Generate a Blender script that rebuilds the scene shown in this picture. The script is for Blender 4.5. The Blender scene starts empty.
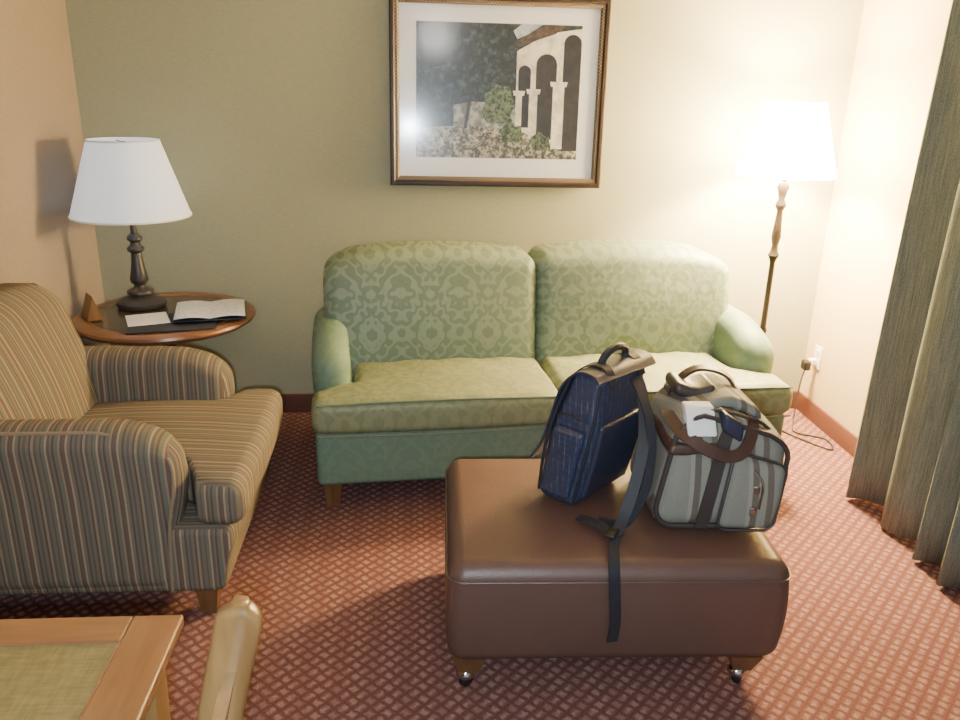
import bpy, bmesh, math, random
from mathutils import Vector, Matrix
random.seed(4)
sc=bpy.context.scene
R=math.radians
def C(r,g,b):
    f=lambda c:(c/255/12.92) if c/255<=.04045 else ((c/255+.055)/1.055)**2.4
    return (f(r),f(g),f(b),1)
# ---------------------------------------------------------------- materials
class G:
    def __init__(s,name,rough=.6,metal=0,spec=.5):
        s.m=bpy.data.materials.new(name); s.m.use_nodes=True
        s.nt=s.m.node_tree; s.b=s.nt.nodes['Principled BSDF']
        s.b.inputs['Roughness'].default_value=rough
        s.b.inputs['Metallic'].default_value=metal
        s.b.inputs['Specular IOR Level'].default_value=spec
    def node(s,t,ins=None,**props):
        n=s.nt.nodes.new(t)
        for k,v in props.items(): setattr(n,k,v)
        for k,v in (ins or {}).items():
            if isinstance(v,bpy.types.NodeSocket): s.nt.links.new(v,n.inputs[k])
            else: n.inputs[k].default_value=v
        return n
    def M(s,op,*a):
        return s.node('ShaderNodeMath',{i:v for i,v in enumerate(a)},operation=op).outputs[0]
    def co(s,w='Object'):
        return s.node('ShaderNodeTexCoord').outputs[w]
    def sep(s,v):
        o=s.node('ShaderNodeSeparateXYZ',{0:v}).outputs; return o[0],o[1],o[2]
    def comb(s,x,y,z):
        return s.node('ShaderNodeCombineXYZ',{0:x,1:y,2:z}).outputs[0]
    def mix(s,f,a,b,blend='MIX'):
        return s.node('ShaderNodeMix',{0:f,6:a,7:b},data_type='RGBA',blend_type=blend).outputs[2]
    def ramp(s,f,stops,interp='LINEAR'):
        n=s.node('ShaderNodeValToRGB',{0:f}); cr=n.color_ramp; cr.interpolation=interp
        while len(cr.elements)<len(stops): cr.elements.new(.5)
        for e,(p,c) in zip(cr.elements,stops): e.position=p; e.color=c
        return n.outputs[0]
    def noise(s,v,scale,detail=3,rough=.5):
        return s.node('ShaderNodeTexNoise',{'Vector':v,'Scale':scale,'Detail':detail,'Roughness':rough}).outputs[0]
    def smooth(s,v,a,b):
        return s.node('ShaderNodeMapRange',{0:v,1:a,2:b},interpolation_type='SMOOTHSTEP').outputs[0]
    def bump(s,h,st=.3,d=.01):
        n=s.node('ShaderNodeBump',{'Height':h,'Strength':st,'Distance':d})
        s.nt.links.new(n.outputs[0],s.b.inputs['Normal'])
    def col(s,c):
        if isinstance(c,bpy.types.NodeSocket): s.nt.links.new(c,s.b.inputs['Base Color'])
        else: s.b.inputs['Base Color'].default_value=c
        return s
def plain(name,c,rough=.6,metal=0,spec=.5,var=.12,scale=30):
    g=G(name,rough,metal,spec); v=g.co()
    n=g.noise(v,scale)
    d=tuple(x*(1-var) for x in c[:3])+(1,); l=tuple(min(1,x*(1+var)) for x in c[:3])+(1,)
    g.col(g.mix(n,d,l)); return g.m
def wood(name,c1,c2,rough=.35,axis='X',scale=5):
    g=G(name,rough); x,y,z=g.sep(g.co())
    st={'X':(.12,1,1),'Y':(1,.12,1),'Z':(1,1,.12)}[axis]
    v=g.comb(g.M('MULTIPLY',x,st[0]),g.M('MULTIPLY',y,st[1]),g.M('MULTIPLY',z,st[2]))
    n=g.noise(v,scale*8,5,.6); n2=g.noise(v,scale*2,2)
    f=g.M('MULTIPLY',g.M('ADD',n,n2),.5)
    g.col(g.ramp(f,[(.35,c1),(.65,c2)])); g.bump(n,.08,.003); return g.m
def wallmat(name,c,var=.08):
    g=G(name,.75,spec=.25); v=g.co()
    n=g.noise(v,160,3,.7)
    x,y,z=g.sep(v)
    n3=g.noise(g.comb(g.M('MULTIPLY',x,.4),g.M('MULTIPLY',y,.4),g.M('MULTIPLY',z,3)),90,2)
    f=g.M('ADD',g.M('MULTIPLY',n,.5),g.M('MULTIPLY',n3,.5))
    d=tuple(a*(1-var) for a in c[:3])+(1,); l=tuple(min(1,a*(1+var)) for a in c[:3])+(1,)
    g.col(g.ramp(f,[(.35,d),(.65,l)])); g.bump(f,.2,.004); return g.m
M={}
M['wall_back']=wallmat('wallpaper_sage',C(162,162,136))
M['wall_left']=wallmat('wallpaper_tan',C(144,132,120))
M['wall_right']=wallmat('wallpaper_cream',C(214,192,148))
M['ceil']=plain('ceiling_paint',C(180,176,166),.8)
def carpet():
    g=G('carpet_pattern',.95,spec=.1); v=g.co(); x,y,z=g.sep(v)
    p=.034
    wob=g.M('MULTIPLY',g.M('SUBTRACT',g.noise(v,70,2),.5),.4)
    u=g.M('ADD',g.M('DIVIDE',g.M('ADD',x,y),p*1.414),wob); w=g.M('ADD',g.M('DIVIDE',g.M('SUBTRACT',x,y),p*1.414),wob)
    fu=g.M('SUBTRACT',g.M('FRACT',u),.5); fw=g.M('SUBTRACT',g.M('FRACT',w),.5)
    au=g.M('ABSOLUTE',fu); aw=g.M('ABSOLUTE',fw)
    par=g.M('ABSOLUTE',g.M('MODULO',g.M('ADD',g.M('FLOOR',u),g.M('FLOOR',w)),2))
    def bar(a,b,la,lb):
        return g.M('MULTIPLY',g.smooth(a,la+.1,la-.1),g.smooth(b,lb+.1,lb-.1))
    b1=bar(au,aw,.40,.20); b2=bar(aw,au,.30,.24)
    row=g.M('ABSOLUTE',g.M('MODULO',g.M('FLOOR',g.M('MULTIPLY',g.M('ADD',u,w),.5)),2))
    light=g.M('ADD',g.M('MULTIPLY',par,b1),g.M('MULTIPLY',g.M('SUBTRACT',1,par),b2))
    light=g.M('MULTIPLY',light,g.M('SUBTRACT',1,g.M('MULTIPLY',row,.4)))
    edge=g.smooth(g.M('MAXIMUM',au,aw),.36,.5)
    base=g.mix(edge,C(112,74,70),C(88,58,57))
    cc=g.mix(g.M('MULTIPLY',light,.6),base,C(170,144,134))
    n=g.noise(v,260,2); cc=g.mix(g.M('MULTIPLY',g.smooth(n,.35,.75),.8),cc,C(106,74,70))
    g.col(cc); g.bump(n,.5,.004); return g.m
M['carpet']=carpet()
M['base']=plain('baseboard_rust',C(96,58,46),.6,scale=60,var=.25)
def damask(name,c1,c2,sx,sz,mode,amt=1.0):
    g=G(name,.6,spec=.35); v=g.co(); x,y,z=g.sep(v)
    if mode=='xz': a,b=x,g.M('ADD',z,g.M('MULTIPLY',y,.3))
    else: a,b=x,g.M('ADD',y,z)
    wv=g.M('MULTIPLY',g.M('SUBTRACT',g.noise(v,16,2),.5),.02)
    a=g.M('ADD',a,wv); b=g.M('ADD',b,wv)
    X=g.M('MULTIPLY',a,6.2832/sx); Y=g.M('MULTIPLY',b,6.2832/sz)
    co=lambda k,q: g.M('COSINE',g.M('MULTIPLY',q,k))
    gg=g.M('ADD',co(1,X),co(1,Y))
    leaf=g.M('MULTIPLY',co(5,X),co(4,Y)); p2=g.M('MULTIPLY',g.M('SINE',g.M('MULTIPLY',g.M('ABSOLUTE',g.M('SINE',g.M('MULTIPLY',X,.5))),9)),g.M('SINE',g.M('ADD',g.M('MULTIPLY',Y,6),g.M('MULTIPLY',co(1,X),2))))
    s_=g.M('SINE',g.M('ADD',g.M('ADD',g.M('MULTIPLY',gg,5.4),g.M('MULTIPLY',leaf,1.0)),g.M('MULTIPLY',p2,1.7)))
    f=g.smooth(s_,-.3,.35)
    n=g.noise(v,60,3)
    f=g.M('MULTIPLY',f,amt)
    cc=g.mix(f,c1,c2); cc=g.mix(g.M('MULTIPLY',n,.25),cc,tuple(k*.75 for k in c1[:3])+(1,))
    g.col(cc)
    g.bump(g.M('ADD',g.noise(v,14,2),g.M('MULTIPLY',g.noise(v,300,2),.1)),.2,.02)
    r=g.M('SUBTRACT',.60,g.M('MULTIPLY',f,.18)); g.nt.links.new(r,g.b.inputs['Roughness'])
    return g.m
M['sofa_back']=damask('sofa_damask',C(108,126,106),C(144,158,138),.25,.36,'xz',.62)
M['sofa_seat_lamplit']=damask('sofa_seat_damask_lamplit',C(118,126,94),C(136,142,112),.25,.36,'xy',.6)  # same damask, yellowed to paint the warm lamplight into its colour
M['sofa_base']=damask('sofa_base_fabric',C(100,124,106),C(112,134,116),.25,.36,'xz',.5)
M['sofa_pipe']=plain('sofa_piping',C(102,114,90),.6)
def stripes(name,axis):
    g=G(name,.85,spec=.2); v=g.co(); s3=g.sep(v); nrm=g.sep(g.co('Normal'))
    other=1-axis
    k=g.smooth(g.M('ABSOLUTE',nrm[axis]),.69,.71)
    q=g.M('ADD',g.M('MULTIPLY',s3[axis],g.M('SUBTRACT',1,k)),g.M('MULTIPLY',s3[other],k))
    q=g.M('ADD',q,5)
    f=g.M('FRACT',g.M('DIVIDE',q,.14))
    A=C(116,105,92);B=C(92,84,77);D=C(142,128,106);E=C(102,74,64);F=C(102,105,94);H=C(78,70,64);K=C(160,144,118)
    st=[A,H,D,B,F,E,F,K,B,A,H,F,D,E,B,K,A,H,F,B]
    pos=[0,.06,.1,.15,.2,.27,.3,.36,.4,.46,.5,.54,.62,.66,.7,.76,.8,.86,.9,.95]
    c=g.ramp(f,list(zip(pos,st)),'CONSTANT')
    n=g.noise(v,300,2); c=g.mix(g.M('MULTIPLY',n,.6),c,C(104,94,82))
    g.col(c); g.bump(n,.4,.003); return g.m
M['strX']=stripes('armchair_stripe_side',0); M['strY']=stripes('armchair_stripe_front',1)
M['strP']=plain('armchair_piping',C(132,116,94),.8,scale=200,var=.3)
def leather(name,c,rough=.38,sc_=240,bs=.25):
    g=G(name,rough,spec=.5); v=g.co()
    vo=g.node('ShaderNodeTexVoronoi',{'Vector':v,'Scale':sc_}).outputs[0]
    n=g.noise(v,5,3); d=tuple(k*.85 for k in c[:3])+(1,)
    g.col(g.mix(n,d,c)); g.bump(g.M('ADD',g.M('MULTIPLY',vo,.4),g.M('MULTIPLY',g.noise(v,7,2),2.0)),bs,.004); return g.m
M['leather']=leather('ottoman_leather',C(92,68,61),.42)
M['brownlea']=leather('bag_leather',C(76,54,48),.4)
M['blk']=plain('black_webbing',C(34,37,46),.6)
M['foot']=wood('foot_wood',C(84,58,38),C(116,84,56),.4,'Z')
M['walnut']=wood('table_wood',C(104,70,48),C(138,98,68),.3)
M['oak']=wood('oak_wood',C(120,84,52),C(150,110,70),.35,'Y')
M['oakx']=wood('oak_wood_x',C(114,80,50),C(144,104,66),.35,'X')
M['oakz']=wood('oak_wood_z',C(116,88,52),C(148,116,72),.3,'Z')
M['bronze']=plain('dark_bronze',C(62,58,56),.4,.2)
M['pole']=plain('antique_bronze',C(30,21,15),.6,.0,.25)
M['chrome']=plain('chrome',C(200,200,205),.12,1,var=.03)
M['rubber']=plain('caster_black',C(28,26,26),.4)
M['paper']=plain('paper',C(234,235,238),.7,var=.04)
M['folder']=plain('black_folder',C(30,32,36),.4)
M['white']=plain('white_plastic',C(232,228,218),.4,var=.03)
g=G('printed_page',.5); v=g.co(); x,y,z=g.sep(v)
rows=g.smooth(g.M('FRACT',g.M('MULTIPLY',y,60)),.45,.6); nn=g.smooth(g.noise(v,60,1),.52,.6)
g.col(g.mix(g.M('MULTIPLY',g.M('MULTIPLY',rows,nn),.5),C(230,233,240),C(130,130,135))); M['print']=g.m
def shade(name,c,emit,tr=.4,ec=(1,1,1,1)):
    m=bpy.data.materials.new(name); m.use_nodes=True; nt=m.node_tree
    for n in list(nt.nodes): nt.nodes.remove(n)
    o=nt.nodes.new('ShaderNodeOutputMaterial'); d=nt.nodes.new('ShaderNodeBsdfDiffuse'); t=nt.nodes.new('ShaderNodeBsdfTranslucent')
    tc=nt.nodes.new('ShaderNodeTexCoord'); no=nt.nodes.new('ShaderNodeTexNoise'); no.inputs['Scale'].default_value=200
    mc=nt.nodes.new('ShaderNodeMix'); mc.data_type='RGBA'; mc.inputs[6].default_value=c; mc.inputs[7].default_value=tuple(k*.94 for k in c[:3])+(1,)
    nt.links.new(tc.outputs['Object'],no.inputs['Vector']); nt.links.new(no.outputs[0],mc.inputs[0])
    nt.links.new(mc.outputs[2],d.inputs[0]); nt.links.new(mc.outputs[2],t.inputs[0])
    mx=nt.nodes.new('ShaderNodeMixShader'); mx.inputs[0].default_value=tr
    nt.links.new(d.outputs[0],mx.inputs[1]); nt.links.new(t.outputs[0],mx.inputs[2])
    last=mx.outputs[0]
    if emit>0:
        e=nt.nodes.new('ShaderNodeEmission'); e.inputs[0].default_value=ec; e.inputs[1].default_value=emit
        ad=nt.nodes.new('ShaderNodeAddShader'); nt.links.new(last,ad.inputs[0]); nt.links.new(e.outputs[0],ad.inputs[1]); last=ad.outputs[0]
    nt.links.new(last,o.inputs[0]); return m
M['shade_off_glow']=shade('lampshade_linen_glow',C(242,246,254),.28)  # unlit shade, brightened by a faint glow set into its material
M['shade_on']=shade('lampshade_lit',C(252,246,232),150.0,.6,(1,.76,.40,1))
M['fill_dome']=shade('fill_dome_glass',C(250,248,240),4.0)  # glowing cover of the added fill fixture
m=bpy.data.materials.new('picture_glass'); m.use_nodes=True; nt=m.node_tree
for n in list(nt.nodes): nt.nodes.remove(n)
o=nt.nodes.new('ShaderNodeOutputMaterial'); t=nt.nodes.new('ShaderNodeBsdfTransparent')
gl=nt.nodes.new('ShaderNodeBsdfGlossy'); gl.inputs['Roughness'].default_value=.12
g2=nt.nodes.new('ShaderNodeBsdfGlossy'); g2.inputs['Roughness'].default_value=.27
m2=nt.nodes.new('ShaderNodeMixShader'); m2.inputs[0].default_value=.4
nt.links.new(gl.outputs[0],m2.inputs[1]); nt.links.new(g2.outputs[0],m2.inputs[2])
fr=nt.nodes.new('ShaderNodeFresnel'); fr.inputs[0].default_value=1.75
mx=nt.nodes.new('ShaderNodeMixShader'); nt.links.new(fr.outputs[0],mx.inputs[0]); nt.links.new(t.outputs[0],mx.inputs[1]); nt.links.new(m2.outputs[0],mx.inputs[2]); nt.links.new(mx.outputs[0],o.inputs[0])
M['glass']=m
def curtainmat():
    g=G('curtain_weave',.9,spec=.15); v=g.co(); x,y,z=g.sep(v)
    n=g.noise(g.comb(x,y,g.M('MULTIPLY',z,.03)),220,3,.7); n2=g.noise(v,260,2)
    f=g.M('ADD',g.M('MULTIPLY',n,.6),g.M('MULTIPLY',n2,.4))
    g.col(g.ramp(f,[(.38,C(94,101,92)),(.5,C(118,124,112)),(.64,C(142,140,122))])); g.bump(f,.3,.003); return g.m
M['curtain']=curtainmat()
def plaid():
    g=G('navy_plaid',.45,spec=.4); v=g.co(); x,y,z=g.sep(v)
    ln=lambda q,p,w: g.smooth(g.M('ABSOLUTE',g.M('SUBTRACT',g.M('FRACT',g.M('DIVIDE',g.M('ADD',q,3),p)),.5)),w,w*.3)
    q=g.M('ADD',x,y)
    a=ln(q,.020,.14); b=ln(z,.016,.12)
    f=g.M('MINIMUM',g.M('ADD',g.M('MULTIPLY',a,.28),g.M('MULTIPLY',b,.10)),1)
    f=g.M('MULTIPLY',f,g.smooth(g.noise(v,50,2),.35,.7))
    cc=g.mix(f,C(48,54,76),C(130,134,156)); g.col(cc); g.bump(g.noise(v,300,2),.3,.002); return g.m
M['plaid']=plaid()
M['navy']=plain('navy_canvas',C(46,50,68),.45,scale=200)
def canvas():
    g=G('canvas_stripe',.75,spec=.25); v=g.co(); x,y,z=g.sep(v)
    f=g.M('FRACT',g.M('ADD',g.M('DIVIDE',g.M('ADD',x,g.M('MULTIPLY',y,.15)),.15),.1))
    c=g.ramp(f,[(0,C(130,130,122)),(.42,C(148,148,138)),(.5,C(92,82,74)),(.62,C(140,140,130)),(.78,C(96,86,78)),(.9,C(134,134,126))],'CONSTANT')
    n=g.noise(v,200,3); g.col(g.mix(g.M('MULTIPLY',n,.6),c,C(106,106,98))); g.bump(n,.4,.002); return g.m
M['canvas']=canvas()
M['greylea']=leather('grey_trim',C(62,55,54),.45)
def weave():
    g=G('woven_inset',.45); v=g.co(); x,y,z=g.sep(v)
    n=g.noise(g.comb(g.M('MULTIPLY',x,.15),y,z),160,2); n2=g.noise(g.comb(x,g.M('MULTIPLY',y,.15),z),160,2)
    f=g.M('MULTIPLY',g.M('ADD',n,n2),.5)
    g.col(g.ramp(f,[(.36,C(110,98,60)),(.64,C(134,120,76))])); return g.m
M['weave']=weave()
# ---------------------------------------------------------------- geometry helpers
def root(name,loc=(0,0,0),rz=0):
    e=bpy.data.objects.new(name,None); e.location=loc; e.rotation_euler=(0,0,rz); e.empty_display_size=.1
    sc.collection.objects.link(e); return e
def mk(name,vf,mat,parent=None,smooth=True,loc=(0,0,0),rot=(0,0,0),sharp=40):
    vs,fs=vf; me=bpy.data.meshes.new(name); me.from_pydata([tuple(v) for v in vs],[],fs)
    bm=bmesh.new(); bm.from_mesh(me); bmesh.ops.recalc_face_normals(bm,faces=bm.faces); bm.to_mesh(me); bm.free()
    ms=mat if isinstance(mat,list) else [mat]
    for k in ms: me.materials.append(k)
    if smooth:
        me.polygons.foreach_set('use_smooth',[True]*len(me.polygons))
        try: me.set_sharp_from_angle(angle=R(sharp))
        except Exception: pass
    o=bpy.data.objects.new(name,me); sc.collection.objects.link(o)
    o.location=loc; o.rotation_euler=rot
    if parent: o.parent=parent
    return o
def rbox(x0,x1,y0,y1,z0,z1,r=.01,ns=3,mid=(1,1,1),deform=None):
    c=[(x0+x1)/2,(y0+y1)/2,(z0+z1)/2]; h=[abs(x1-x0)/2,abs(y1-y0)/2,abs(z1-z0)/2]
    r=min(r,min(h)*.98)
    L=[]
    for a in range(3):
        i=h[a]-r; cor=[i+r*math.tan(k*math.pi/4/ns) for k in range(1,ns+1)]
        m=mid[a]; inner=[-i+2*i*k/m for k in range(m+1)]
        L.append([-k for k in reversed(cor)]+inner+cor)
    vs=[];ix={};fs=[]
    def V(p):
        q=[max(-(h[a]-r),min(h[a]-r,p[a])) for a in range(3)]
        d=Vector([p[a]-q[a] for a in range(3)]); l=d.length
        if l>1e-9: d=d/l*r
        k=(round(p[0],6),round(p[1],6),round(p[2],6))
        if k in ix: return ix[k]
        w=[q[a]+d[a]+c[a] for a in range(3)]
        if deform: w=deform(*w)
        ix[k]=len(vs); vs.append(w); return ix[k]
    for a in range(3):
        b,e=(a+1)%3,(a+2)%3
        for s in (-1,1):
            for i in range(len(L[b])-1):
                for j in range(len(L[e])-1):
                    q=[]
                    for (ii,jj) in ((i,j),(i+1,j),(i+1,j+1),(i,j+1)):
                        p=[0,0,0]; p[a]=s*h[a]; p[b]=L[b][ii]; p[e]=L[e][jj]; q.append(V(p))
                    if len(set(q))==4: fs.append(q)
    return vs,fs
def lathe(prof,segs=32,c=(0,0,0)):
    vs=[];fs=[];n=len(prof)
    for k in range(segs):
        a=2*math.pi*k/segs
        for r,z in prof: vs.append((c[0]+max(r,.0003)*math.cos(a),c[1]+max(r,.0003)*math.sin(a),c[2]+z))
    for k in range(segs):
        k2=(k+1)%segs
        for i in range(n-1): fs.append((k*n+i,k2*n+i,k2*n+i+1,k*n+i+1))
    return vs,fs
def crom(P,n=8,closed=False):
    P=[Vector(p) for p in P]; out=[];N=len(P)
    rng=range(N if closed else N-1)
    for i in rng:
        p0=P[(i-1)%N] if closed or i>0 else P[0]*2-P[1]
        p1=P[i];p2=P[(i+1)%N]
        p3=P[(i+2)%N] if closed or i+2<N else P[-1]*2-P[-2]
        for k in range(n):
            t=k/n
            out.append(.5*((2*p1)+(p2-p0)*t+(2*p0-5*p1+4*p2-p3)*t*t+(3*p1-p0-3*p2+p3)*t**3))
    if not closed: out.append(P[-1])
    return out
def sweep(P,sec,closed=False,hint=(0,0,1),scl=None):
    N=len(P);vs=[];fs=[];k=len(sec);n=Vector(hint)
    for i in range(N):
        if closed: t=P[(i+1)%N]-P[i-1]
        else: t=P[min(i+1,N-1)]-P[max(i-1,0)]
        t=t.normalized() if t.length>1e-9 else Vector((0,0,1))
        n=n-t*n.dot(t)
        if n.length<1e-6: n=t.orthogonal()
        n.normalize(); s=t.cross(n)
        q=scl(i/(N-1)) if scl else (1,1)
        for a,b in sec: vs.append(P[i]+s*a*q[0]+n*b*q[1])
    for i in range(N if closed else N-1):
        j=(i+1)%N
        for q in range(k): fs.append((i*k+q,j*k+q,j*k+(q+1)%k,i*k+(q+1)%k))
    if not closed: fs.append(tuple(range(k))); fs.append(tuple((N-1)*k+q for q in range(k)))
    return vs,fs
def circ(r,n=8): return [(r*math.cos(2*math.pi*i/n),r*math.sin(2*math.pi*i/n)) for i in range(n)]
def tube(P,r,closed=False,n=8,hint=(0,0,1),sm=8,raw=False):
    return sweep([Vector(p) for p in P] if raw else crom(P,sm,closed),circ(r,n),closed,hint)
def ribbon(P,w,t,hint,sm=8,closed=False):
    return sweep(crom(P,sm,closed),[(-w/2,-t/2),(w/2,-t/2),(w/2,t/2),(-w/2,t/2)],closed,hint)
def join(*a):
    vs=[];fs=[]
    for v,f in a:
        o=len(vs); vs+=list(v); fs+=[tuple(i+o for i in q) for q in f]
    return vs,fs
def taper(cx,cy,w0,w1,z0,z1,d0=None,d1=None,off=(0,0)):
    d0=d0 or w0;d1=d1 or w1
    vs=[(cx-w0/2,cy-d0/2,z0),(cx+w0/2,cy-d0/2,z0),(cx+w0/2,cy+d0/2,z0),(cx-w0/2,cy+d0/2,z0)]
    vs+=[(cx+off[0]-w1/2,cy+off[1]-d1/2,z1),(cx+off[0]+w1/2,cy+off[1]-d1/2,z1),(cx+off[0]+w1/2,cy+off[1]+d1/2,z1),(cx+off[0]-w1/2,cy+off[1]+d1/2,z1)]
    return vs,[(3,2,1,0),(4,5,6,7),(0,1,5,4),(1,2,6,5),(2,3,7,6),(3,0,4,7)]
def xf(vf,mat): return [mat@Vector(v) for v in vf[0]],vf[1]
ss=lambda a,b,x:(lambda t:t*t*(3-2*t))(max(0,min(1,(x-a)/(b-a))))
# ---------------------------------------------------------------- room
XL,XR,YB=-1.47,2.05,3.83
YF=-1.6; ZC=2.6
mk('floor',rbox(XL-.1,XR+.1,YF,YB+.1,-.1,0,.001,1),M['carpet'],smooth=False)
mk('wall_back',rbox(XL-.1,XR+.1,YB,YB+.1,0,ZC,.001,1),M['wall_back'],smooth=False)
mk('wall_left',rbox(XL-.1,XL,YF,YB,0,ZC,.001,1),M['wall_left'],smooth=False)
mk('wall_right',rbox(XR,XR+.1,YF,YB,0,ZC,.001,1),M['wall_right'],smooth=False)
mk('ceiling',rbox(XL-.1,XR+.1,YF,YB+.1,ZC,ZC+.1,.001,1),M['ceil'],smooth=False)
mk('baseboard_back',rbox(XL,XR,YB-.012,YB,0,.1,.004,2),M['base'])
mk('baseboard_left',rbox(XL,XL+.012,YF,YB-.012,0,.1,.004,2),M['base'])
mk('baseboard_right',rbox(XR-.012,XR,YF,YB-.012,0,.1,.004,2),M['base'])
# ---------------------------------------------------------------- sofa
W=1.97
sofa=root('sofa',(-.385,2.80,0),R(5))
mk('base',rbox(.012,W-.012,.02,.77,.1,.33,.025,3,(10,4,3)),M['sofa_base'],sofa)
def seatdef(side):
    def f(x,y,z):
        t=ss(.15,.22,y)
        if side=='L':
            L=.0+.165*t; Rr=W/2-.003; x=L+(x-0)*(Rr-L)/(Rr)
            u=(x-L)/(Rr-L)
        else:
            L=W/2+.003; Rr=W-.165*t; x=L+(x-L)*(Rr-L)/(W-L); u=(x-L)/(Rr-L)
        v=y/.5
        if z>.4: z+=.026*math.sin(math.pi*max(0,min(1,u)))**.6*math.sin(math.pi*max(0,min(1,v*.9+.08)))**.6+.004*math.sin(x*31+y*17)
        if y<.1: y-=.014*math.sin(math.pi*max(0,min(1,u)))
        return x,y,z
    return f
mk('seat_cushion_left',rbox(0,W/2-.003,-.01,.5,.325,.455,.045,4,(16,12,2),seatdef('L')),M['sofa_seat_lamplit'],sofa)
mk('seat_cushion_right',rbox(W/2+.003,W,-.01,.5,.325,.455,.045,4,(16,12,2),seatdef('R')),M['sofa_seat_lamplit'],sofa)
def armdef(side):
    def f(x,y,z):
        s=-1 if side=='L' else 1
        k=ss(.35,.55,z)
        x+=s*.014*k
        if z>.42: z-=.07*ss(.44,.16,y)
        y-=.02*math.sin(math.pi*max(0,min(1,(z-.3)/.36)))*ss(.4,.2,y)
        return x,y,z
    return f
mk('arm_left',rbox(.014,.165,.19,.76,.3,.65,.074,6,(2,8,4),armdef('L')),M['sofa_base'],sofa)
mk('arm_right',rbox(W-.175,W-.0,.19,.76,.3,.65,.08,6,(2,8,4),armdef('R')),M['sofa_base'],sofa)
def backdef(side):
    def f(x,y,z):
        u=(x-.05)/(W-.125)
        if side=='L': h=u*2
        else: h=(1-u)*2
        h=max(0,min(1,h))
        k=ss(.5,.88,z)
        top=.04*math.sin(math.pi*min(1,h*.9+.03))-.035*(1-ss(0,.16,h))
        z+=top*k
        lean=.17*(z-.45)
        y+=lean
        if y<.66: y-=.028*math.sin(math.pi*h)**.7*math.sin(math.pi*max(0,min(1,(z-.4)/.5)))
        return x,min(y,.775),z
    return f
mk('back_cushion_left',rbox(.05,W/2-.006,.45,.76,.33,.885,.06,6,(14,3,10),backdef('L')),M['sofa_back'],sofa)
mk('back_cushion_right',rbox(W/2-.006,W-.075,.45,.76,.33,.885,.06,6,(14,3,10),backdef('R')),M['sofa_back'],sofa)
for i,(x,y) in enumerate([(.07,.07),(W-.07,.07),(.07,.7),(W-.07,.7)]):
    mk('leg_%d'%(i+1),taper(x,y,.05,.07,0,.102),M['foot'],sofa,False)
for nm,(a,b) in {'piping_left':(.02,W/2-.02),'piping_right':(W/2+.02,W-.02)}.items():
    P=[(a+(b-a)*k/12,-.012-.014*math.sin(math.pi*k/12),.33) for k in range(13)]
    mk(nm,tube(P,.005,sm=2),M['sofa_pipe'],sofa)
    P=[(a+(b-a)*k/12,.004-.014*math.sin(math.pi*k/12),.448+.012*math.sin(math.pi*k/12)) for k in range(13)]
    mk(nm+'_top',tube(P,.005,sm=2),M['sofa_pipe'],sofa)
# ---------------------------------------------------------------- armchair (faces +X)
ch=root('armchair',(-.985,2.54,0),0)
hw=.405
def nb(x,y,z):
    if z<.25: x-=.03*ss(.3,.1,z)*ss(.2,.42,x)
    return x,y,z
mk('base',rbox(-.40,.44,-hw+.01,hw-.01,.1,.33,.03,3,(6,6,4),nb),M['strY'],ch)
def cd(x,y,z):
    t=ss(.36,.28,x); k=1-(.16/hw)*t
    y*=k
    if z>.42: z+=.028*math.sin(math.pi*max(0,min(1,(x+.25)/.74)))**.6*math.cos(y*3.2)
    if x>.4: x+=.012*math.cos(y*4)
    return x,y,z
mk('seat_cushion',rbox(-.24,.48,-hw,hw,.33,.475,.045,4,(14,14,2),cd),M['strY'],ch)
for nm,s in (('arm_near',-1),('arm_far',1)):
    def ad(x,y,z,s=s):
        k=ss(.42,.62,z)
        y=y+s*.012*k
        if z>.4: z-=.05*ss(.12,.32,x)
        x+=.03*math.sin(math.pi*max(0,min(1,(z-.32)/.33)))*ss(.1,.28,x)
        return x,y,z
    y0,y1=sorted((s*hw,s*(hw-.155)))
    mk(nm,rbox(-.42,.28,y0,y1,.1,.655,.07,6,(10,2,8),ad),M['strX'],ch)
    yy=s*(hw+.006)
    P=[(.252,yy,.12),(.265,yy,.34),(.29,yy+s*.004,.47),(.282,yy+s*.004,.55),(.23,yy+s*.002,.59),(.11,yy,.635),(-.05,yy,.64),(-.3,yy,.64)]
    P=[(a,b-s*(.022 if c>.5 else .010),c) for a,b,c in P]
    mk(nm+'_piping',tube(P,.006),M['strP'],ch)
def bd(x,y,z):
    k=ss(.5,.9,z)
    z+=k*(.045*math.cos(y*math.pi/.8)-.03)
    y*=1+.02*math.sin(math.pi*max(0,min(1,(z-.4)/.5)))
    x-=.30*(z-.45)*(1 if x>-.31 else .2)
    if x>-.4: x+=.03*math.cos(y*3.6)*math.sin(math.pi*max(0,min(1,(z-.4)/.55)))
    return x,y,z
mk('back',rbox(-.40,-.15,-.375,.375,.3,.92,.085,6,(3,12,12),bd),M['strY'],ch)
for i,(x,y) in enumerate([(.34,-.33),(.34,.33),(-.36,-.33),(-.36,.33)]):
    mk('leg_%d'%(i+1),taper(x,y,.045,.07,0,.102),M['foot'],ch,False)
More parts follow.
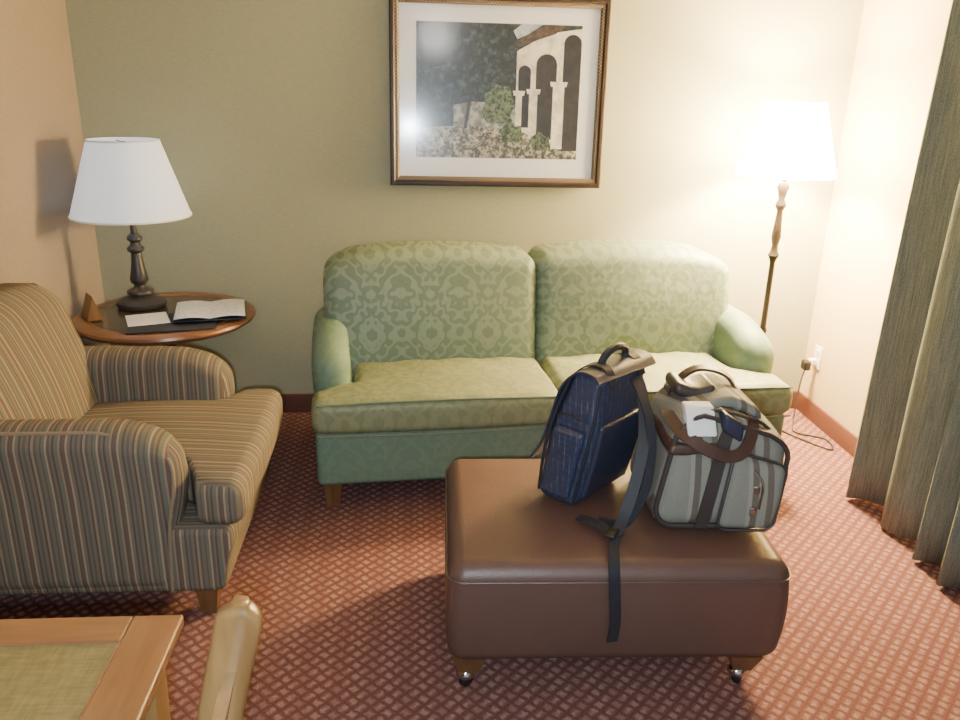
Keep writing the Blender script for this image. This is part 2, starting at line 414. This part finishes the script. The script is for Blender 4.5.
# ---------------------------------------------------------------- ottoman
ot=root('ottoman',(.56,2.10,0),R(-2))
def od(x,y,z):
    if z>.38: z+=.012*math.cos(x*3.2)*math.cos(y*4.4)
    b=.010*math.sin(math.pi*max(0,min(1,(z-.12)/.28)))
    x+=b*(1 if x>0 else -1)*ss(.3,.45,abs(x)); y+=b*(1 if y>0 else -1)*ss(.2,.31,abs(y))
    return x,y,z
mk('cushion_body',rbox(-.458,.458,-.335,.335,.105,.415,.045,6,(12,10,4),od),M['leather'],ot)
def rrect(hx,hy,r,z,n=5):
    out=[]
    for cx,cy,a0 in ((hx-r,hy-r,0),(-hx+r,hy-r,90),(-hx+r,-hy+r,180),(hx-r,-hy+r,270)):
        for k in range(n+1):
            a=R(a0+90*k/n); out.append(Vector((cx+r*math.cos(a),cy+r*math.sin(a),z)))
    return out
mk('seam_welt',sweep(rrect(.464,.341,.045,.372),circ(.003,6),True),M['leather'],ot)
for i,(x,y) in enumerate([(-.40,-.275),(.375,-.275),(-.40,.275),(.375,.275)]):
    mk('leg_%d'%(i+1),taper(x,y,.05,.09,.05,.11),M['foot'],ot,False)
    mk('caster_wheel_%d'%(i+1),xf(lathe([(0,-.012),(.022,-.012),(.027,-.006),(.027,.006),(.022,.012),(0,.012)],20),Matrix.Translation((x-.005,y-.01,.027))@Matrix.Rotation(R(90),4,'Y')@Matrix.Rotation(R(35),4,'X')),M['rubber'],ot)
    mk('caster_hood_%d'%(i+1),xf(lathe([(.008,.03),(.012,.024),(.024,.016),(.028,.006),(.028,.0)],20),Matrix.Translation((x-.008,y-.006,.035))),M['chrome'],ot)
# ---------------------------------------------------------------- messenger bag
TOP=.428; bl=(.512,2.185,TOP); br=-47
inv=(Matrix.Translation(bl)@Matrix.Rotation(R(br),4,'Z')).inverted()
b1=root('messenger_bag',bl,R(br))
th,ln,ht=.14,.27,.41
def sh(x,y,z): return (x+.16*z, y+.05*z, z)
def bagd(x,y,z):
    k=z/ht
    s=1-.25*ss(.5,1,k)
    x*=s+.12*math.sin(math.pi*min(1,k*1.1)); y*=1-.10*ss(.5,1,k)
    return sh(x,y,z)
mk('body',rbox(-th/2,th/2,-ln/2,ln/2,0,ht,.03,4,(3,6,8),bagd),M['plaid'],b1)
P=[(.06,0,ht-.01),(.03,0,ht+.012),(-.03,0,ht+.008),(-.075,0,ht-.05),(-.088,0,ht-.15),(-.10,0,ht-.24),(-.125,0,ht-.30)]
P=[Vector(sh(*p)) for p in crom(P,6)]
mk('flap',sweep(P,[(-ln/2-.004,-.003),(ln/2+.004,-.003),(ln/2+.004,.003),(-ln/2-.004,.003)],hint=(0,0,1)),M['navy'],b1)
mk('side_pocket',rbox(-.052,.052,-ln/2-.022,-ln/2+.01,.03,.25,.02,3,(2,2,4),sh),M['plaid'],b1)
for i,x in enumerate((-.064,.064)):
    P=[sh(x,-ln/2+.006,.02),sh(x*1.1,-ln/2-.004,.15),sh(x*1.05,-ln/2,.28),sh(x*.8,-ln/2+.012,ht-.02)]
    mk('gusset_trim_%d'%(i+1),tube(P,.005),M['blk'],b1)
P=[sh(x,-ln/2-.004+dy,z) for x,dy,z in ((-.05,0,.28),(0,-.002,.29),(.05,0,.28))]
mk('zipper',tube(P,.003),M['greylea'],b1)
P=[sh(.0,-.06,ht),sh(.0,-.055,ht+.04),sh(.0,0,ht+.06),sh(.0,.055,ht+.04),sh(.0,.06,ht)]
mk('grab_handle',tube(P,.011),M['blk'],b1)
for i,y in enumerate((-.075,.075)):
    P=[(.065,y,ht-.03),(.03,y,ht+.018),(-.03,y,ht+.014),(-.082,y,ht-.05),(-.096,y,ht-.15),(-.108,y,ht-.24)]
    mk('flap_strap_%d'%(i+1),ribbon([sh(*p) for p in P],.03,.004,(0,0,1)),M['blk'],b1)
mk('rear_pocket',rbox(th/2-.01,th/2+.012,-ln/2+.02,ln/2-.02,.03,.27,.010,3,(1,4,4),lambda x,y,z:sh(x+.01*math.sin(z*9),y,z)),M['navy'],b1)
def wribbon(P,w,t,hint): return xf(ribbon(P,w,t,hint,10),inv)
mk('shoulder_strap',wribbon([(.64,2.19,.83),(.655,2.10,.77),(.640,2.00,.66),(.61,1.95,.55),(.575,1.91,.475),(.54,1.85,.443),(.524,1.79,.436),(.519,1.752,.405),(.523,1.742,.34),(.530,1.742,.26),(.526,1.742,.20)],.032,.004,(0,-.8,.6)),M['blk'],b1)
mk('strap_slack',wribbon([(.60,2.21,.85),(.645,2.12,.79),(.665,2.02,.69),(.648,1.955,.56),(.60,1.93,.46),(.57,1.94,.441),(.52,1.96,.441)],.028,.004,(.3,-.8,.5)),M['blk'],b1)
mk('strap_loop',wribbon([(.465,1.975,.443),(.515,1.93,.445),(.555,1.86,.447)],.034,.006,(0,0,1)),M['blk'],b1)
mk('strap_buckle',xf(rbox(-.026,.026,-.016,.016,-.005,.005,.004,2),inv@Matrix.Translation((.535,1.87,.455))@Matrix.Rotation(R(60),4,'Z')),M['rubber'],b1)
# ---------------------------------------------------------------- overnight bag
b2=root('overnight_bag',(.838,2.09,.431),R(-2))
w2,l2,h2=.172,.18,.335
def d2(x,y,z):
    k=z/h2
    y*=1-.16*ss(.3,1,k)
    x*=1+.05*math.sin(math.pi*min(1,k))-.10*k
    x+=.05*k
    z-=.06*ss(.02,.17,x)*k
    z+=.006*math.sin(x*40+y*23)*k
    return x,y,z
mk('body',rbox(-w2,w2,-l2,l2,0,h2,.055,6,(6,6,6),d2),M['canvas'],b2)
def fp(x,z,o=0): return d2(x,-l2-o,z)
def outline(hx,z0,z1,r,o):
    out=[]
    for cx,cz,a0 in ((hx-r,z1-r,0),(-hx+r,z1-r,90),(-hx+r,z0+r,180),(hx-r,z0+r,270)):
        for k in range(6):
            a=R(a0+90*k/5); out.append(Vector(fp(cx+r*math.cos(a),cz+r*math.sin(a),o)))
    return out
mk('front_pocket',rbox(.0,w2-.012,-l2-.03,-l2+.03,.015,.25,.03,4,(4,2,5),d2),M['canvas'],b2)
mk('front_piping',sweep(outline(w2-.002,.009,h2-.008,.065,-.012),circ(.0075,8),True),M['greylea'],b2)
P=[fp(-.035,.012,.004),fp(-.035,.1,.006),fp(-.032,.2,.005),fp(-.028,.27,.002),fp(-.02,.32,-.02),d2(-.02,-.06,.35)]
mk('leather_strap',ribbon(P,.036,.006,(0,-1,0)),M['greylea'],b2)
o_=[]
for cx,cz,a0 in ((w2-.045,.22,0),(.03,.22,90),(.03,.045,180),(w2-.045,.045,270)):
    for k in range(6):
        a=R(a0+90*k/5); o_.append(Vector(fp(cx+.03*math.cos(a),cz+.03*math.sin(a),.022)))
mk('pocket_piping',sweep(o_,circ(.0045,6),True),M['greylea'],b2)
mk('pocket_zip',tube([fp(.06,.215,.034),fp(.09,.18,.034),fp(.095,.1,.034)],.004),M['chrome'],b2)
for i,(dx,dz) in enumerate(((.075,.16),(.08,.09))):
    q=fp(dx,dz,.034)
    mk('buckle_%d'%(i+1),rbox(q[0]-.009,q[0]+.009,q[1]-.006,q[1]+.004,q[2]-.013,q[2]+.013,.004,2),M['chrome'],b2)
P=[d2(-.158,.02,.29),d2(-.176,-.08,.30),d2(-.155,-.19,.29),d2(-.075,-.222,.25),d2(-.01,-.215,.235),d2(.03,-.20,.27),d2(.055,-.15,.33),d2(.065,-.05,.355)]
mk('handle_front',ribbon(P,.034,.008,(-.3,-.9,.3)),M['brownlea'],b2)
P=[(-.09,.04,.31),(-.06,.05,.375),(.0,.06,.40),(.08,.05,.375),(.13,.04,.28)]
mk('handle_back',ribbon(P,.026,.009,(0,0,1)),M['brownlea'],b2)
mk('leather_band',rbox(-w2-.008,-.035,-l2-.004,.06,.225,.26,.012,2,(3,3,1),d2),M['brownlea'],b2)
mk('top_flap',rbox(-.12,.11,-.09,.13,.315,.352,.018,3,(5,5,1),lambda x,y,z:(x+.03,y,z+.015*math.sin(x*18+1)-.35*max(0,x-.02))),M['canvas'],b2)
mk('zip_top',tube([(-.09,-.12,.33),(0,-.125,.342),(.11,-.12,.31),(.175,-.07,.26)],.006),M['greylea'],b2)
mk('papers',rbox(-.115,-.035,-.165,-.12,.285,.352,.006,2,(2,1,2),lambda x,y,z:(x+.02,y+(z-.3)*.8,z)),M['paper'],b2)
mk('dark_pouch',rbox(-.10,.02,-.03,.09,.335,.375,.018,3,(3,3,1),lambda x,y,z:(x,y,z+.008*math.sin(x*50))),M['greylea'],b2)
mk('navy_cloth',rbox(-.01,.05,-.17,-.10,.29,.345,.012,3,(3,3,1),lambda x,y,z:(x+.01,y,z-(x)*.6)),M['navy'],b2)
# ---------------------------------------------------------------- side table
TZ=.64; TX,TY,TR=-1.06,3.41,.37
st=root('side_table',(TX,TY,0))
mk('top_rim',lathe([(TR-.075,TZ-.002),(TR-.07,TZ+.002),(TR-.02,TZ+.003),(TR-.003,TZ-.006),(TR,TZ-.016),(TR-.008,TZ-.028),(TR-.02,TZ-.036),(TR-.06,TZ-.04),(0,TZ-.04)],64),M['walnut'],st)
mk('top_inset',lathe([(0,TZ-.001),(TR-.074,TZ-.001),(TR-.074,TZ-.03),(0,TZ-.03)],64),plain('table_inset_dark',C(86,74,60),.12),st)
mk('pedestal',lathe([(0,.05),(.05,.05),(.055,.09),(.035,.14),(.03,.2),(.05,.27),(.058,.33),(.04,.42),(.03,.5),(.045,.54),(.12,.58),(.14,.605)],32),M['walnut'],st)
for k in range(4):
    a=R(45+90*k); c,s=math.cos(a),math.sin(a)
    mk('foot_%d'%(k+1),ribbon([(.03*c,.03*s,.14),(.1*c,.1*s,.12),(.19*c,.19*s,.05),(.26*c,.26*s,.016)],.045,.03,(0,0,1)),M['walnut'],st)
tl=root('table_lamp',(-1.19,3.51,TZ+.004))
mk('base',lathe([(0,0),(.098,0),(.104,.01),(.102,.024),(.085,.034),(.06,.04),(.045,.05),(.056,.062),(.054,.072),(.028,.084),(.022,.096),(.034,.106),(.038,.12),(.030,.16),(.024,.2),(.021,.235),(.034,.245),(.036,.256),(.022,.268),(.018,.28),(.032,.294),(.03,.306),(.014,.32),(.012,.40),(0,.40)],32),M['bronze'],tl)
mk('stem',lathe([(.006,.39),(.006,.70),(0,.70)],12),M['bronze'],tl)
mk('shade',lathe([(.240,.395),(.237,.395),(.138,.705),(.141,.705),(.240,.395)],48),M['shade_off_glow'],tl)
mk('shade_trim',join(lathe([(.2415,.393),(.2415,.401),(.2385,.401)],48),lathe([(.1425,.699),(.1425,.707),(.138,.707)],48)),M['paper'],tl)
for k in range(3):
    a=R(120*k); mk('spider_%d'%(k+1),tube([(0,0,.695),(.139*math.cos(a),.139*math.sin(a),.695)],.002,sm=1),M['bronze'],tl)
mk('bulb',lathe([(0,.53),(.02,.52),(.03,.49),(.025,.46),(.013,.44),(.013,.40),(0,.40)],16),M['white'],tl)
z0=TZ+.005
fo=root('open_folder',(-.985,3.24,z0),R(14))
mk('folder_cover',rbox(-.17,.17,-.13,.13,0,.006,.003,2),M['folder'],fo)
mk('loose_page',rbox(-.17,-.01,-.02,.15,.0065,.009,.001,1),M['paper'],fo,rot=(0,0,R(8)))
mg=root('magazine',(-.86,3.36,z0+.017),R(12))
def mgd(x,y,z): return x,y,z+.008*abs(math.sin(x*20))+.002
mk('pages',rbox(-.14,.14,-.13,.13,0,.006,.002,1,(14,1,1),mgd),M['print'],mg)
mk('cover',rbox(-.145,.145,-.135,.135,-.005,-.001,.001,1),M['folder'],mg)
tc=root('tent_card',(-1.33,3.31,z0),R(35))
mk('holder',([(-.03,-.05,0),(.03,-.05,0),(0,-.045,.10),(-.03,.05,0),(.03,.05,0),(0,.045,.10)],[(0,1,2),(3,5,4),(0,2,5,3),(1,4,5,2),(0,3,4,1)]),M['foot'],tc,False)
# ---------------------------------------------------------------- floor lamp
fl=root('floor_lamp',(1.665,3.55,0))
mk('base',lathe([(0,0),(.135,0),(.14,.01),(.13,.022),(.07,.035),(.03,.05),(.022,.08),(.0,.08)],40),M['pole'],fl)
mk('pole',lathe([(.014,.06),(.013,.5),(.02,.52),(.013,.54),(.012,.85),(.018,.87),(.026,.885),(.018,.90),(.014,.93),(.022,.97),(.016,1.04),(.013,1.09),(.024,1.11),(.024,1.12),(.014,1.14),(.02,1.17),(.028,1.195),(.02,1.215),(.008,1.22),(.006,1.34)],24),M['pole'],fl)
mk('shade',lathe([(.215,1.25),(.212,1.25),(.125,1.56),(.128,1.56),(.215,1.25)],48),M['shade_on'],fl)
for k in range(3):
    a=R(120*k); mk('spider_%d'%(k+1),tube([(0,0,1.335),(.19*math.cos(a),.19*math.sin(a),1.32)],.002,sm=1),M['pole'],fl)
def light(name,kind,loc,e,col,**k):
    l=bpy.data.lights.new(name,kind); l.energy=e; l.color=col
    for a,b in k.items(): setattr(l,a,b)
    o=bpy.data.objects.new(name,l); o.location=loc; sc.collection.objects.link(o); return o
o=light('bulb_light','POINT',(0,0,1.41),620,(1,.70,.36),shadow_soft_size=.07); o.parent=fl
ol=root('wall_outlet',(XR,3.70,.33))
mk('plate',rbox(-.008,0,-.036,.036,-.058,.058,.004,2),M['white'],ol)
mk('socket_upper',rbox(-.011,-.005,-.016,.016,.012,.042,.004,2),M['white'],ol)
mk('socket_lower',rbox(-.011,-.005,-.016,.016,-.042,-.012,.004,2),M['white'],ol)
pc=root('power_cord',(0,0,0))
mk('plug',rbox(XR-.05,XR-.011,3.685,3.715,.29,.325,.008,3),M['white'],pc)
mk('adapter',rbox(XR-.085,XR-.05,3.66,3.71,.27,.32,.01,3),M['rubber'],pc)
mk('cord',tube([(XR-.07,3.68,.28),(XR-.09,3.67,.2),(XR-.11,3.64,.06),(XR-.13,3.60,.008),(XR-.16,3.50,.006),(XR-.05,3.42,.006),(XR-.08,3.30,.006),(XR-.17,3.42,.006),(XR-.24,3.56,.006),(1.79,3.58,.012)],.004),M['bronze'],pc)
# ---------------------------------------------------------------- curtain
def curtain():
    vs=[];fs=[];NY=420;NZ=16; y0,y1=2.93,.55
    for i in range(NY+1):
        s=i/NY; y=y0+(y1-y0)*s
        for j in range(NZ+1):
            k=j/NZ; z=.015+2.44*k
            a=.040+.022*(1-k)
            ph=s*2*math.pi*12+1.2*math.sin(s*23)+.25*math.sin(3*k+s*9)
            x=1.885+a*math.sin(ph)+.012*math.sin(ph*2.3+1)-.02*(1-k)
            vs.append((x,y+.014*math.cos(ph)+.01*(1-k)*math.sin(s*31),z))
    for i in range(NY):
        for j in range(NZ):
            a=i*(NZ+1)+j; fs.append((a,a+NZ+1,a+NZ+2,a+1))
    return vs,fs
cu=root('curtain')
c_=mk('panel',curtain(),M['curtain'],cu)
md=c_.modifiers.new('Solidify','SOLIDIFY'); md.thickness=.004
mk('track',rbox(1.85,1.92,.5,2.97,2.455,2.49,.006,2),M['white'],cu)
# ---------------------------------------------------------------- framed picture
px0,px1,pz0,pz1=-.105,.875,1.15,1.972
pic=root('framed_picture',((px0+px1)/2,YB-.018,(pz0+pz1)/2)); pic.rotation_euler=(R(-2.4),0,0); hw_,hh=(px1-px0)/2,(pz1-pz0)/2
def ring(w,h,prof):
    vs=[];fs=[];n=len(prof)
    for sx,sz in ((-1,-1),(1,-1),(1,1),(-1,1)):
        for d,y in prof: vs.append((sx*(w-d),-y,sz*(h-d)))
    for k in range(4):
        k2=(k+1)%4
        for i in range(n-1): fs.append((k*n+i,k2*n+i,k2*n+i+1,k*n+i+1))
    return vs,fs
fm=plain('frame_dark_wood',C(44,32,27),.4,0,.35)
mk('frame_outer',ring(hw_,hh,[(0,.002),(0,.024),(.006,.032),(.018,.033),(.024,.028),(.026,.02)]),fm,pic,sharp=25)
g=G('frame_gold_bead',.5,.1); x,y,z=g.sep(g.co())
chk=g.M('MULTIPLY',g.M('SINE',g.M('MULTIPLY',x,420)),g.M('SINE',g.M('MULTIPLY',z,420)))
g.col(g.mix(g.smooth(chk,-.1,.1),C(62,50,42),C(134,118,98)))
mk('frame_bead',ring(hw_-.025,hh-.025,[(0,.018),(0,.026),(.010,.027),(.017,.022),(.018,.012)]),g.m,pic,sharp=25)
def flat(name,pts,y,mat):
    return mk(name,([(a,-y,b) for a,b in pts],[tuple(range(len(pts)))]),mat,pic,False)
flat('mat_board',[(-hw_+.035,-hh+.035),(hw_-.035,-hh+.035),(hw_-.035,hh-.035),(-hw_+.035,hh-.035)],.008,plain('mat_board_white',C(240,244,254),.8,var=.02))
cx=(px0+px1)/2; cz=(pz0+pz1)/2
ix0,ix1,iz0,iz1=.013-cx,.756-cx,1.278-cz,1.858-cz
def U(x,y): return (ix0+(x-416)/158*(ix1-ix0), iz1-(y-21)/138*(iz1-iz0))
def nm(name,c1,c2,scale,lo=.42,hi=.58):
    g=G(name,.6); n=g.noise(g.co(),scale,6,.75); g.col(g.ramp(n,[(lo,c1),(hi,c2)])); return g.m
pD=nm('print_trees',C(4,12,14),C(74,102,98),34,.49,.72); pW=nm('print_stucco',C(196,192,178),C(236,234,224),14)
pK=nm('print_shadow',C(6,9,12),C(40,36,34),20); pG=nm('print_courtyard',C(52,56,50),C(200,194,172),50,.44,.6)
pR=nm('print_roof',C(48,34,28),C(92,76,62),40); pB=nm('print_bush',C(10,26,16),C(108,130,90),60); pL=nm('print_garden_wall',C(96,102,102),C(180,182,176),30)
poly=lambda name,pts,y,m_: flat(name,[U(*p) for p in pts],y,m_)
poly('print_background',[(416,159),(574,159),(574,21),(416,21)],.0085,pD)
poly('print_sky',[(512,36),(530,27),(538,21),(516,21),(508,28)],.0088,nm('print_sky',C(150,170,190),C(200,210,225),20))
poly('print_ground',[(416,159),(574,159),(574,140),(545,128),(500,122),(450,126),(416,128)],.0088,pG)
poly('print_low_wall',[(452,126),(512,126),(512,102),(470,100),(452,104)],.0090,pL)
poly('print_building',[(512,128),(574,152),(574,24),(540,30),(512,48)],.0092,pW)
poly('print_roof',[(512,44),(548,30),(560,21),(536,21),(512,38)],.0095,pR)
def arch(name,x0,x1,yt,yb,m_,y):
    r=(x1-x0)/2; c=(x0+x1)/2
    pts=[(x0,yb),(x1,yb)]+[(c+r*math.cos(R(a)),yt+r*1.1-r*1.1*math.sin(R(a))) for a in range(0,181,15)]
    poly(name,pts,y,m_)
arch('print_arch_1',514,526,62,126,pK,.0096); arch('print_arch_2',531,551,50,138,pK,.0096)
arch('print_arch_3',557,574,30,150,pK,.0096)
for i,(a,b,t,bo) in enumerate(((525,533,86,138),(548,559,78,148),(512,518,88,130))):
    poly('print_column_%d'%(i+1),[(a,bo),(b,bo),(b,t),(a,t)],.0099,pW)
    poly('print_capital_%d'%(i+1),[(a-2,t+5),(b+2,t+5),(b+3,t),(a-3,t)],.0101,pW)
poly('print_bush_1',[(484,122),(479,110),(483,100),(481,92),(488,88),(492,81),(499,84),(506,83),(508,93),(512,104),(507,112),(510,122)],.0103,pB)
poly('print_bush_2',[(500,142),(498,128),(506,120),(512,125),(518,124),(520,140)],.0103,pB)
poly('print_bush_3',[(530,150),(528,136),(536,130),(541,134),(546,136),(548,150)],.0103,pB)
poly('print_trunk',[(462,128),(465,128),(470,95),(468,80),(466,95)],.0103,pK)
flat('glass',[(-hw_+.035,-hh+.035),(hw_-.035,-hh+.035),(hw_-.035,hh-.035),(-hw_+.035,hh-.035)],.013,M['glass'])
# ---------------------------------------------------------------- dining table (lower left)
dt=root('dining_table',(0,0,0))
ax0,ax1,ay0,ay1,tz=-1.25,-.385,.28,1.163,.75; fw=.082
mk('top_rail_right',rbox(ax1-fw,ax1,ay0,ay1,tz-.022,tz,.005,2),M['oak'],dt)
mk('top_rail_left',rbox(ax0,ax0+fw,ay0,ay1,tz-.022,tz,.005,2),M['oak'],dt)
mk('top_rail_far',rbox(ax0+fw,ax1-fw,ay1-fw+.015,ay1,tz-.022,tz,.004,2),M['oakx'],dt)
mk('top_rail_near',rbox(ax0+fw,ax1-fw,ay0,ay0+fw,tz-.022,tz,.004,2),M['oakx'],dt)
mk('inset_panel',rbox(ax0+fw,ax1-fw,ay0+fw,ay1-fw+.015,tz-.02,tz-.002,.001,1),M['weave'],dt,False)
mk('inlay_line',sweep([Vector(p) for p in ((ax0+fw,ay0+fw,tz-.001),(ax1-fw,ay0+fw,tz-.001),(ax1-fw,ay1-fw+.015,tz-.001),(ax0+fw,ay1-fw+.015,tz-.001))],circ(.0025,6),True),M['walnut'],dt)
mk('apron_far',rbox(ax0+.06,ax1-.06,ay1-.065,ay1-.045,tz-.10,tz-.022,.002,1),M['oakx'],dt)
mk('apron_right',rbox(ax1-.065,ax1-.045,ay0+.06,ay1-.06,tz-.10,tz-.022,.002,1),M['oak'],dt)
mk('apron_left',rbox(ax0+.045,ax0+.065,ay0+.06,ay1-.06,tz-.10,tz-.022,.002,1),M['oak'],dt)
mk('apron_near',rbox(ax0+.06,ax1-.06,ay0+.045,ay0+.065,tz-.10,tz-.022,.002,1),M['oakx'],dt)
for i,(x,y) in enumerate(((ax1-.06,ay1-.06),(ax0+.06,ay1-.06),(ax1-.06,ay0+.06),(ax0+.06,ay0+.06))):
    mk('leg_%d'%(i+1),taper(x,y,.04,.062,0,tz-.022),M['oakz'],dt,False)
# ---------------------------------------------------------------- dining chair (faces -X)
dc=root('dining_chair',(0,0,0))
ya,yb=.58,1.0
def pscl(t): return (.75+.25*ss(0,.1,t), .34+.66*ss(0,.16,t)-.25*ss(.45,1,t))
for i,y in enumerate((ya,yb)):
    P=[(-.250,y,.888),(-.254,y,.86),(-.267,y,.80),(-.284,y,.73),(-.297,y,.65),(-.300,y,.45),(-.28,y,.2),(-.245,y,0)]
    def sq(v): return math.copysign(abs(v)**.6,v)
    sec=[(.018*sq(math.cos(2*math.pi*k/20)),.034*sq(math.sin(2*math.pi*k/20))) for k in range(20)]
    mk('back_post_%d'%(i+1),sweep(crom(P,8),sec,hint=(1,0,0),scl=pscl),M['oakz'],dc,sharp=80)
for nmx,zc,hh_ in (('crest_rail',.735,.045),('lower_rail',.56,.02)):
    xx=-.280 if zc>.7 else -.298
    P=[(xx,ya,zc),(xx+.010,(ya+yb)/2,zc+.006),(xx,yb,zc)]
    mk(nmx,sweep(crom(P,8),[(-.009,-hh_),(.009,-hh_),(.009,hh_),(-.009,hh_)],hint=(.22,0,1)),M['oakz'],dc)
for i in range(4):
    y=ya+.084*(i+1); mk('back_slat_%d'%(i+1),sweep(crom([(-.298,y,.56),(-.292,y,.64),(-.282,y,.72)],6),[(-.016,-.006),(.016,-.006),(.016,.006),(-.016,.006)],hint=(1,0,0)),M['oakz'],dc)
mk('seat',rbox(-.68,-.29,ya-.005,yb+.005,.43,.47,.015,3),M['weave'],dc)
for i,y in enumerate((ya+.02,yb-.02)):
    mk('front_leg_%d'%(i+1),taper(-.65,y,.03,.04,0,.435),M['oakz'],dc,False)
    mk('side_stretcher_%d'%(i+1),rbox(-.65,-.27,y-.01,y+.01,.2,.225,.004,2),M['oakx'],dc)
# ---------------------------------------------------------------- added room fill light, an invented ceiling fixture (behind the viewpoint)
fill_rt=root('added_fill_light',(.2,-.3,ZC))
mk('fill_canopy',lathe([(0,0),(.17,0),(.17,-.02),(.15,-.03),(0,-.03)],32),M['pole'],fill_rt)
mk('fill_dome_shell',lathe([(.15,-.03),(.145,-.07),(.10,-.10),(.04,-.115),(0,-.118)],32),M['fill_dome'],fill_rt)
o=light('fill_bulb','POINT',(0,0,-.25),26,(1,.97,.94),shadow_soft_size=.15); o.parent=fill_rt
# ---------------------------------------------------------------- camera
th_=R(19); yw=R(5)
fx,fy=math.sin(yw),math.cos(yw)
fwd=Vector((fx*math.cos(th_),fy*math.cos(th_),-math.sin(th_)))
r0=Vector((fy,-fx,0)); u0=r0.cross(fwd)
roll=.026
r_=(r0+roll*u0).normalized(); u_=(u0-roll*r0).normalized()
Mx=Matrix((( r_.x,u_.x,-fwd.x,0),(r_.y,u_.y,-fwd.y,0),(r_.z,u_.z,-fwd.z,1.6),(0,0,0,1)))
cd_=bpy.data.cameras.new('camera'); cam=bpy.data.objects.new('camera',cd_); sc.collection.objects.link(cam)
cam.matrix_world=Mx; cd_.sensor_width=36; cd_.lens=800/960*36; cd_.clip_start=.01; sc.camera=cam
fo_=light('camera_flash','AREA',(0,0,0),40,(.78,.90,1),shape='DISK',size=.03)
fo_.matrix_world=Matrix.Translation(Vector((0,0,0))+r0*-.03+Vector((0,-.01,-.06)))@Mx
# ---------------------------------------------------------------- world
w=bpy.data.worlds.new('world'); sc.world=w; w.use_nodes=True
bg=w.node_tree.nodes['Background']; bg.inputs[0].default_value=(.86,.93,1,1); bg.inputs[1].default_value=.65
